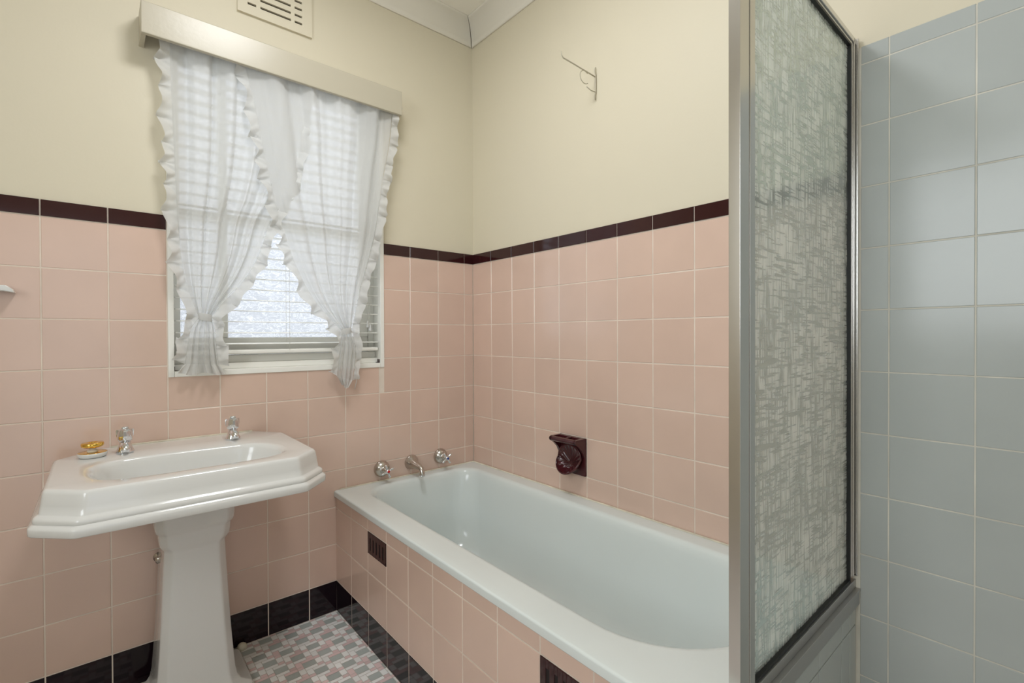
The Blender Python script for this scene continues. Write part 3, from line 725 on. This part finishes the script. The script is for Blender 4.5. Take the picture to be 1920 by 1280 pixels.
# ------------------------------------------------------------------ pedestal basin
bs = thing('pedestal_basin', 'white porcelain pedestal washbasin with angled corners under the window', 'washbasin', (-1.25, -0.15, 0.0))
def octo(k, zt, cx=-1.2595, yb=0.0, dx=0.0, n=1):
    """basin outline grown by k; corners cut; back edge stays on the wall"""
    hx = 0.3115+k; yf = -0.5365-k; c = 0.075+k*0.2; cb = 0.108
    P = [(cx-hx, yf+c), (cx-hx+c, yf), (cx+hx-c, yf), (cx+hx, yf+c), (cx+hx, -cb), (cx+hx-cb*0.75, yb), (cx-hx+cb*0.92, yb), (cx-hx, -cb)]
    # round each corner slightly
    out = []; m = len(P)
    for i in range(m):
        a, b_, c_ = Vector(P[i-1]), Vector(P[i]), Vector(P[(i+1) % m]); r = 0.010 if b_.y < -0.01 else 0.001
        d1 = (a-b_).normalized()*r; d2 = (c_-b_).normalized()*r
        for t in (0, 0.25, 0.5, 0.75, 1):
            p = (b_+d1)*(1-t)**2 + b_*2*t*(1-t) + (b_+d2)*t*t; out.append((p.x, min(p.y, -0.0012), zt))
    return out
def resample_like(outline, target_z, shape, n):
    pass
ZT = 0.800
NP = 40
bowl_pts = [(-1.484, -0.300), (-1.476, -0.395), (-1.440, -0.450), (-1.370, -0.468), (-1.26, -0.470), (-1.14, -0.469), (-1.080, -0.455), (-1.035, -0.410), (-1.030, -0.33), (-1.055, -0.27), (-1.10, -0.235), (-1.26, -0.222), (-1.40, -0.222), (-1.455, -0.245)]
def angular(pts, c, n, z, k=1.0, sh=(0, 0)):
    """smooth closed curve through pts sampled at the angles of the deck outline"""
    m_ = len(pts); dense = []
    for i in range(m_):
        p0, p1, p2, p3 = (Vector(pts[(i+j) % m_]) for j in (-1, 0, 1, 2))
        for q in range(12):
            t = q/12; dense.append(0.5*((2*p1)+(-p0+p2)*t+(2*p0-5*p1+4*p2-p3)*t*t+(-p0+3*p1-3*p2+p3)*t**3))
    return dense
dense = angular(bowl_pts, None, 0, 0)
cen = Vector((-1.2595, -0.335))
def by_angle(a):
    best = None; d = Vector((cos(a), sin(a)))
    for i in range(len(dense)):
        p, q = dense[i]-cen, dense[(i+1) % len(dense)]-cen
        cr1 = d.x*p.y-d.y*p.x; cr2 = d.x*q.y-d.y*q.x
        if cr1*cr2 <= 0 and (p+q).dot(d) > 0:
            t = cr1/(cr1-cr2) if cr1 != cr2 else 0; return (p.lerp(q, t)).length
    return 0.1
# outline densified so that the deck mesh is even
def densify(loop_, per=7):
    out = []; n = len(loop_)
    for i in range(n):
        a, b_ = Vector(loop_[i]), Vector(loop_[(i+1) % n]); k = per if (a-b_).length > 0.03 else 1
        for q in range(k): out.append(tuple(a.lerp(b_, q/k)))
    return out
prof = [(-0.060, 0.704), (-0.010, 0.700), (0.0225, 0.7000), (0.0245, 0.7025), (0.0250, 0.7160), (0.0240, 0.7200), (0.0190, 0.7245), (0.0165, 0.7265), (0.0175, 0.7290), (0.0172, 0.7350), (0.0150, 0.7395), (0.0095, 0.7430), (0.0070, 0.7455), (0.0045, 0.765), (0.0010, 0.790), (-0.0010, 0.7955), (-0.0045, 0.7992), (-0.0090, ZT)]
base = octo(0, 0); dn = [len(densify(base))]
mask = densify(base)
loops = []
for k, z in prof: 
    o_ = octo(k, z)
    # densify with the same pattern as the base outline
    out = []; n = len(o_)
    for i in range(n):
        a, b_ = Vector(o_[i]), Vector(o_[(i+1) % n]); kk = 7 if (Vector(base[i])-Vector(base[(i+1) % n])).length > 0.03 else 1
        for q in range(kk): out.append(tuple(a.lerp(b_, q/kk)))
    loops.append(out)
top = loops[-1]
angs = [math.atan2(p[1]-cen.y, p[0]-cen.x) for p in top]; radii = [by_angle(a) for a in angs]
def bowl_loop(f, z, dx=0.0, dy=0.0, mixr=0.0):
    out = []
    for a, r in zip(angs, radii):
        rr = r*f; rr = rr*(1-mixr) + 0.16*f*mixr
        out.append((cen.x+dx+rr*cos(a), cen.y+dy+rr*sin(a), z))
    return out
for t in (0.5,):
    bl_ = bowl_loop(1.07, ZT-0.001)
    loops.append([tuple(Vector(a).lerp(Vector(b_), 0.5)) for a, b_ in zip(top, bl_)])
for f_, z, mr_ in ((1.08, ZT-0.0005, 0), (1.04, ZT-0.002, 0), (1.01, ZT-0.006, 0), (0.985, ZT-0.014, 0), (0.965, ZT-0.030, 0), (0.93, ZT-0.055, 0), (0.88, ZT-0.080, 0), (0.78, ZT-0.104, 0.1), (0.62, ZT-0.120, 0.2), (0.40, ZT-0.127, 0.5), (0.12, ZT-0.131, 1)):
    loops.append(bowl_loop(f_, z, mixr=mr_))
b = MB(); b.loft(loops, 0, True, True, True); bo_ = b.build('basin', M_PORC, bs); es = bo_.modifiers.new('es', 'EDGE_SPLIT'); es.split_angle = math.radians(50)
b = MB(); b.lathe([(0.024, 0.0), (0.024, 0.003), (0.016, 0.003), (0.014, -0.002), (0, -0.002)], (cen.x, cen.y, ZT-0.132), n=24); b.build('waste', M_CHROME, bs)
b = MB(); b.tube([(-1.44, -0.0045, ZT+0.0005), (-1.25, -0.0045, ZT+0.001), (-1.03, -0.0045, ZT+0.0005)], 0.004, 8); b.build('sealant_bead', M_SILI, bs)
# pedestal: chamfered tapering column, moulded capital and foot
def ped(hx, yf, c, z, yb=-0.045, cx=-1.238):
    P = [(cx-hx, yb), (cx-hx, yf+c), (cx-hx+c*0.9, yf), (cx+hx-c*0.9, yf), (cx+hx, yf+c), (cx+hx, yb)]
    out = []; m_ = len(P)
    for i in range(m_):
        a, b_, c_ = Vector(P[i-1]), Vector(P[i]), Vector(P[(i+1) % m_]); r = 0.006
        d1 = (a-b_).normalized()*r; d2 = (c_-b_).normalized()*r
        for t in (0, 0.33, 0.67, 1): p = (b_+d1)*(1-t)**2 + b_*2*t*(1-t) + (b_+d2)*t*t; out.append((p.x, p.y, z))
    return out
pp = [(0.150, -0.290, 0.030, 0.0), (0.150, -0.290, 0.030, 0.018), (0.146, -0.286, 0.030, 0.022), (0.120, -0.262, 0.028, 0.030), (0.111, -0.252, 0.026, 0.045), (0.106, -0.247, 0.025, 0.070), (0.102, -0.243, 0.025, 0.12), (0.0965, -0.238, 0.024, 0.20), (0.090, -0.233, 0.024, 0.32), (0.0845, -0.229, 0.024, 0.44),
      (0.0825, -0.228, 0.024, 0.488), (0.083, -0.229, 0.024, 0.496), (0.088, -0.233, 0.024, 0.503), (0.0935, -0.237, 0.024, 0.515), (0.0955, -0.239, 0.024, 0.530), (0.0965, -0.240, 0.024, 0.545), (0.0975, -0.241, 0.024, 0.552), (0.103, -0.246, 0.025, 0.558), (0.106, -0.250, 0.026, 0.570), (0.108, -0.252, 0.026, 0.600), (0.112, -0.256, 0.026, 0.66), (0.112, -0.256, 0.026, 0.700)]
b = MB(); b.loft([ped(*p) for p in pp], 0, True, True, True); pd = b.build('pedestal', M_PORC, bs)
for o in (pd,):
    wn = o.modifiers.new('es', 'EDGE_SPLIT'); wn.split_angle = math.radians(50)

# pillar taps on the basin
def pillar_tap(x, y, label, rot):
    t = thing('pillar_tap', label, 'tap', (x, y, ZT), 'chrome taps on the washbasin')
    b = MB(); b.lathe([(0.0, 0.0), (0.0225, 0.0), (0.0235, 0.002), (0.0225, 0.006), (0.0175, 0.016), (0.0150, 0.026), (0.0150, 0.033), (0.0125, 0.0345), (0.0, 0.0345)], (x, y, ZT), n=28)
    # stubby spout towards the bowl
    b.tube([(x, y, ZT+0.021), (x, y-0.018, ZT+0.024), (x, y-0.032, ZT+0.022), (x, y-0.041, ZT+0.015), (x, y-0.044, ZT+0.008)], [0.014, 0.0135, 0.012, 0.010, 0.0088], 18)
    b.build('tap_body', M_CHROME, t)
    loops = []; n = 48
    for r, h, amp in ((0.013, 0.036, 0.0), (0.0175, 0.0368, 0.10), (0.0195, 0.043, 0.16), (0.0195, 0.054, 0.20), (0.0185, 0.063, 0.24), (0.0165, 0.069, 0.24), (0.012, 0.0725, 0.1), (0.008, 0.0735, 0.0)):
        loops.append([(x+r*(1+amp*(max(0, cos(3*(2*pi*i/n-rot)))**1.5-0.35))*cos(2*pi*i/n), y+r*(1+amp*(max(0, cos(3*(2*pi*i/n-rot)))**1.5-0.35))*sin(2*pi*i/n), ZT+h) for i in range(n)])
    b = MB(); b.loft(loops, 0, True, True, True)
    for k in range(3):
        a = rot+k*2*pi/3; d = Vector((cos(a), sin(a), 0)); s2 = Vector((-sin(a), cos(a), 0))*0.0035; B = Vector((x, y, ZT))
        prf = [(0.010, 0.040), (0.0200, 0.042), (0.0225, 0.052), (0.0235, 0.066), (0.0220, 0.0695), (0.010, 0.0700)]
        b.loft([[tuple(B+d*r+Vector((0, 0, h))+sg*s2) for r, h in prf] for sg in (-1, 1)], 0, False, True, True)
    h = b.build('handle', M_CHROME, t)
    c = MB(); c.lathe([(0.0085, 0.0725), (0.009, 0.0745), (0.0085, 0.0775), (0.006, 0.079), (0.0, 0.0792)], (x, y, ZT), n=20); c.build('cap', mat('pale_tap_cap', srgb(205, 208, 206), 0.2, metal=0.6), h)
pillar_tap(-1.408, -0.118, 'chrome basin tap beside the gold pop-up plug', 0.5)
pillar_tap(-1.115, -0.118, 'chrome basin tap standing alone at the right of the washbasin', 0.5)
# gold plug unit lying on the basin deck
px, py = -1.484, -0.125
pg = thing('basin_plug', 'gold-topped pop-up plug with white base lying on the left of the washbasin', 'plug', (px, py, ZT))
b = MB(); b.lathe([(0, 0), (0.0300, 0.0), (0.0335, 0.004), (0.0350, 0.010), (0.0345, 0.0135), (0.030, 0.0140), (0.0, 0.0135)], (px, py, ZT), n=40); b.build('plug_base', M_PORC, pg)
b = MB(); b.lathe([(0.0, 0.0136), (0.0335, 0.0137), (0.0343, 0.0142), (0.0335, 0.0148), (0.018, 0.0140), (0.0, 0.0140)], (px, py, ZT), n=40); b.build('flange', M_GOLD, pg)
b = MB(); b.lathe([(0.0125, 0.014), (0.0135, 0.018), (0.012, 0.0205), (0.0085, 0.022), (0.008, 0.030), (0.0, 0.030)], (px, py, ZT), n=24); b.build('stem', M_PORC, pg)
b = MB(); b.lathe([(0.0, 0.0285), (0.020, 0.0290), (0.0260, 0.032), (0.0268, 0.036), (0.0268, 0.0395), (0.0255, 0.0420), (0.016, 0.0432), (0.0085, 0.0425), (0.0080, 0.0400), (0.0050, 0.0400), (0.0046, 0.0440), (0.0, 0.0445)], (px, py, ZT), n=40); b.build('cap', M_GOLD, pg)

# pipe valve on the wall behind the pedestal
pv = thing('stop_valve', 'small tarnished metal stop valve on the wall behind the pedestal', 'valve', (-1.318, 0.0, 0.41))
b = MB(); b.lathe([(0.016, 0.0), (0.016, 0.004), (0.009, 0.006), (0.009, 0.026), (0.0, 0.026)], (-1.318, 0, 0.41), '-Y', 20); b.build('valve_body', M_SATIN, pv)
b = MB(); b.lathe([(0.0, 0.022), (0.0125, 0.022), (0.0135, 0.026), (0.0125, 0.036), (0.0, 0.037)], (-1.318, 0, 0.41), '-Y', 10); b.build('handwheel', M_SATIN, pv)
# rounded cement lump by the foot of the pedestal
b = MB(); b.lathe([(0.017, 0.0), (0.017, 0.008), (0.014, 0.016), (0.008, 0.021), (0.0, 0.022)], (-1.073, -0.019, 0), n=20)
tag(b.build('pipe_cover', M_SILI), 'small rounded off-white pipe cover on the floor beside the pedestal', 'pipe cover')

# ceiling lamp in the middle of the room
lp = thing('ceiling_lamp', 'flat round white ceiling lamp with lit diffuser', 'lamp', (-1.0, -0.95, ZC))
b = MB(); b.lathe([(0.215, 0.0), (0.215, -0.035), (0.200, -0.040), (0.0, -0.040)], (-1.0, -0.95, ZC), n=40); b.build('lamp_base', M_WHITE, lp)
M_OPAL = bpy.data.materials.new('opal_glass_lit'); M_OPAL.use_nodes = True
q = M_OPAL.node_tree.nodes['Principled BSDF']; q.inputs['Base Color'].default_value = (0.9, 0.9, 0.88, 1)
q.inputs['Emission Color'].default_value = (0.97, 0.98, 1.0, 1); q.inputs['Emission Strength'].default_value = 35
b = MB(); b.lathe([(0.192, -0.0402), (0.192, -0.044), (0.180, -0.048), (0.0, -0.050)], (-1.0, -0.95, ZC), n=40); b.build('diffuser', M_OPAL, lp)
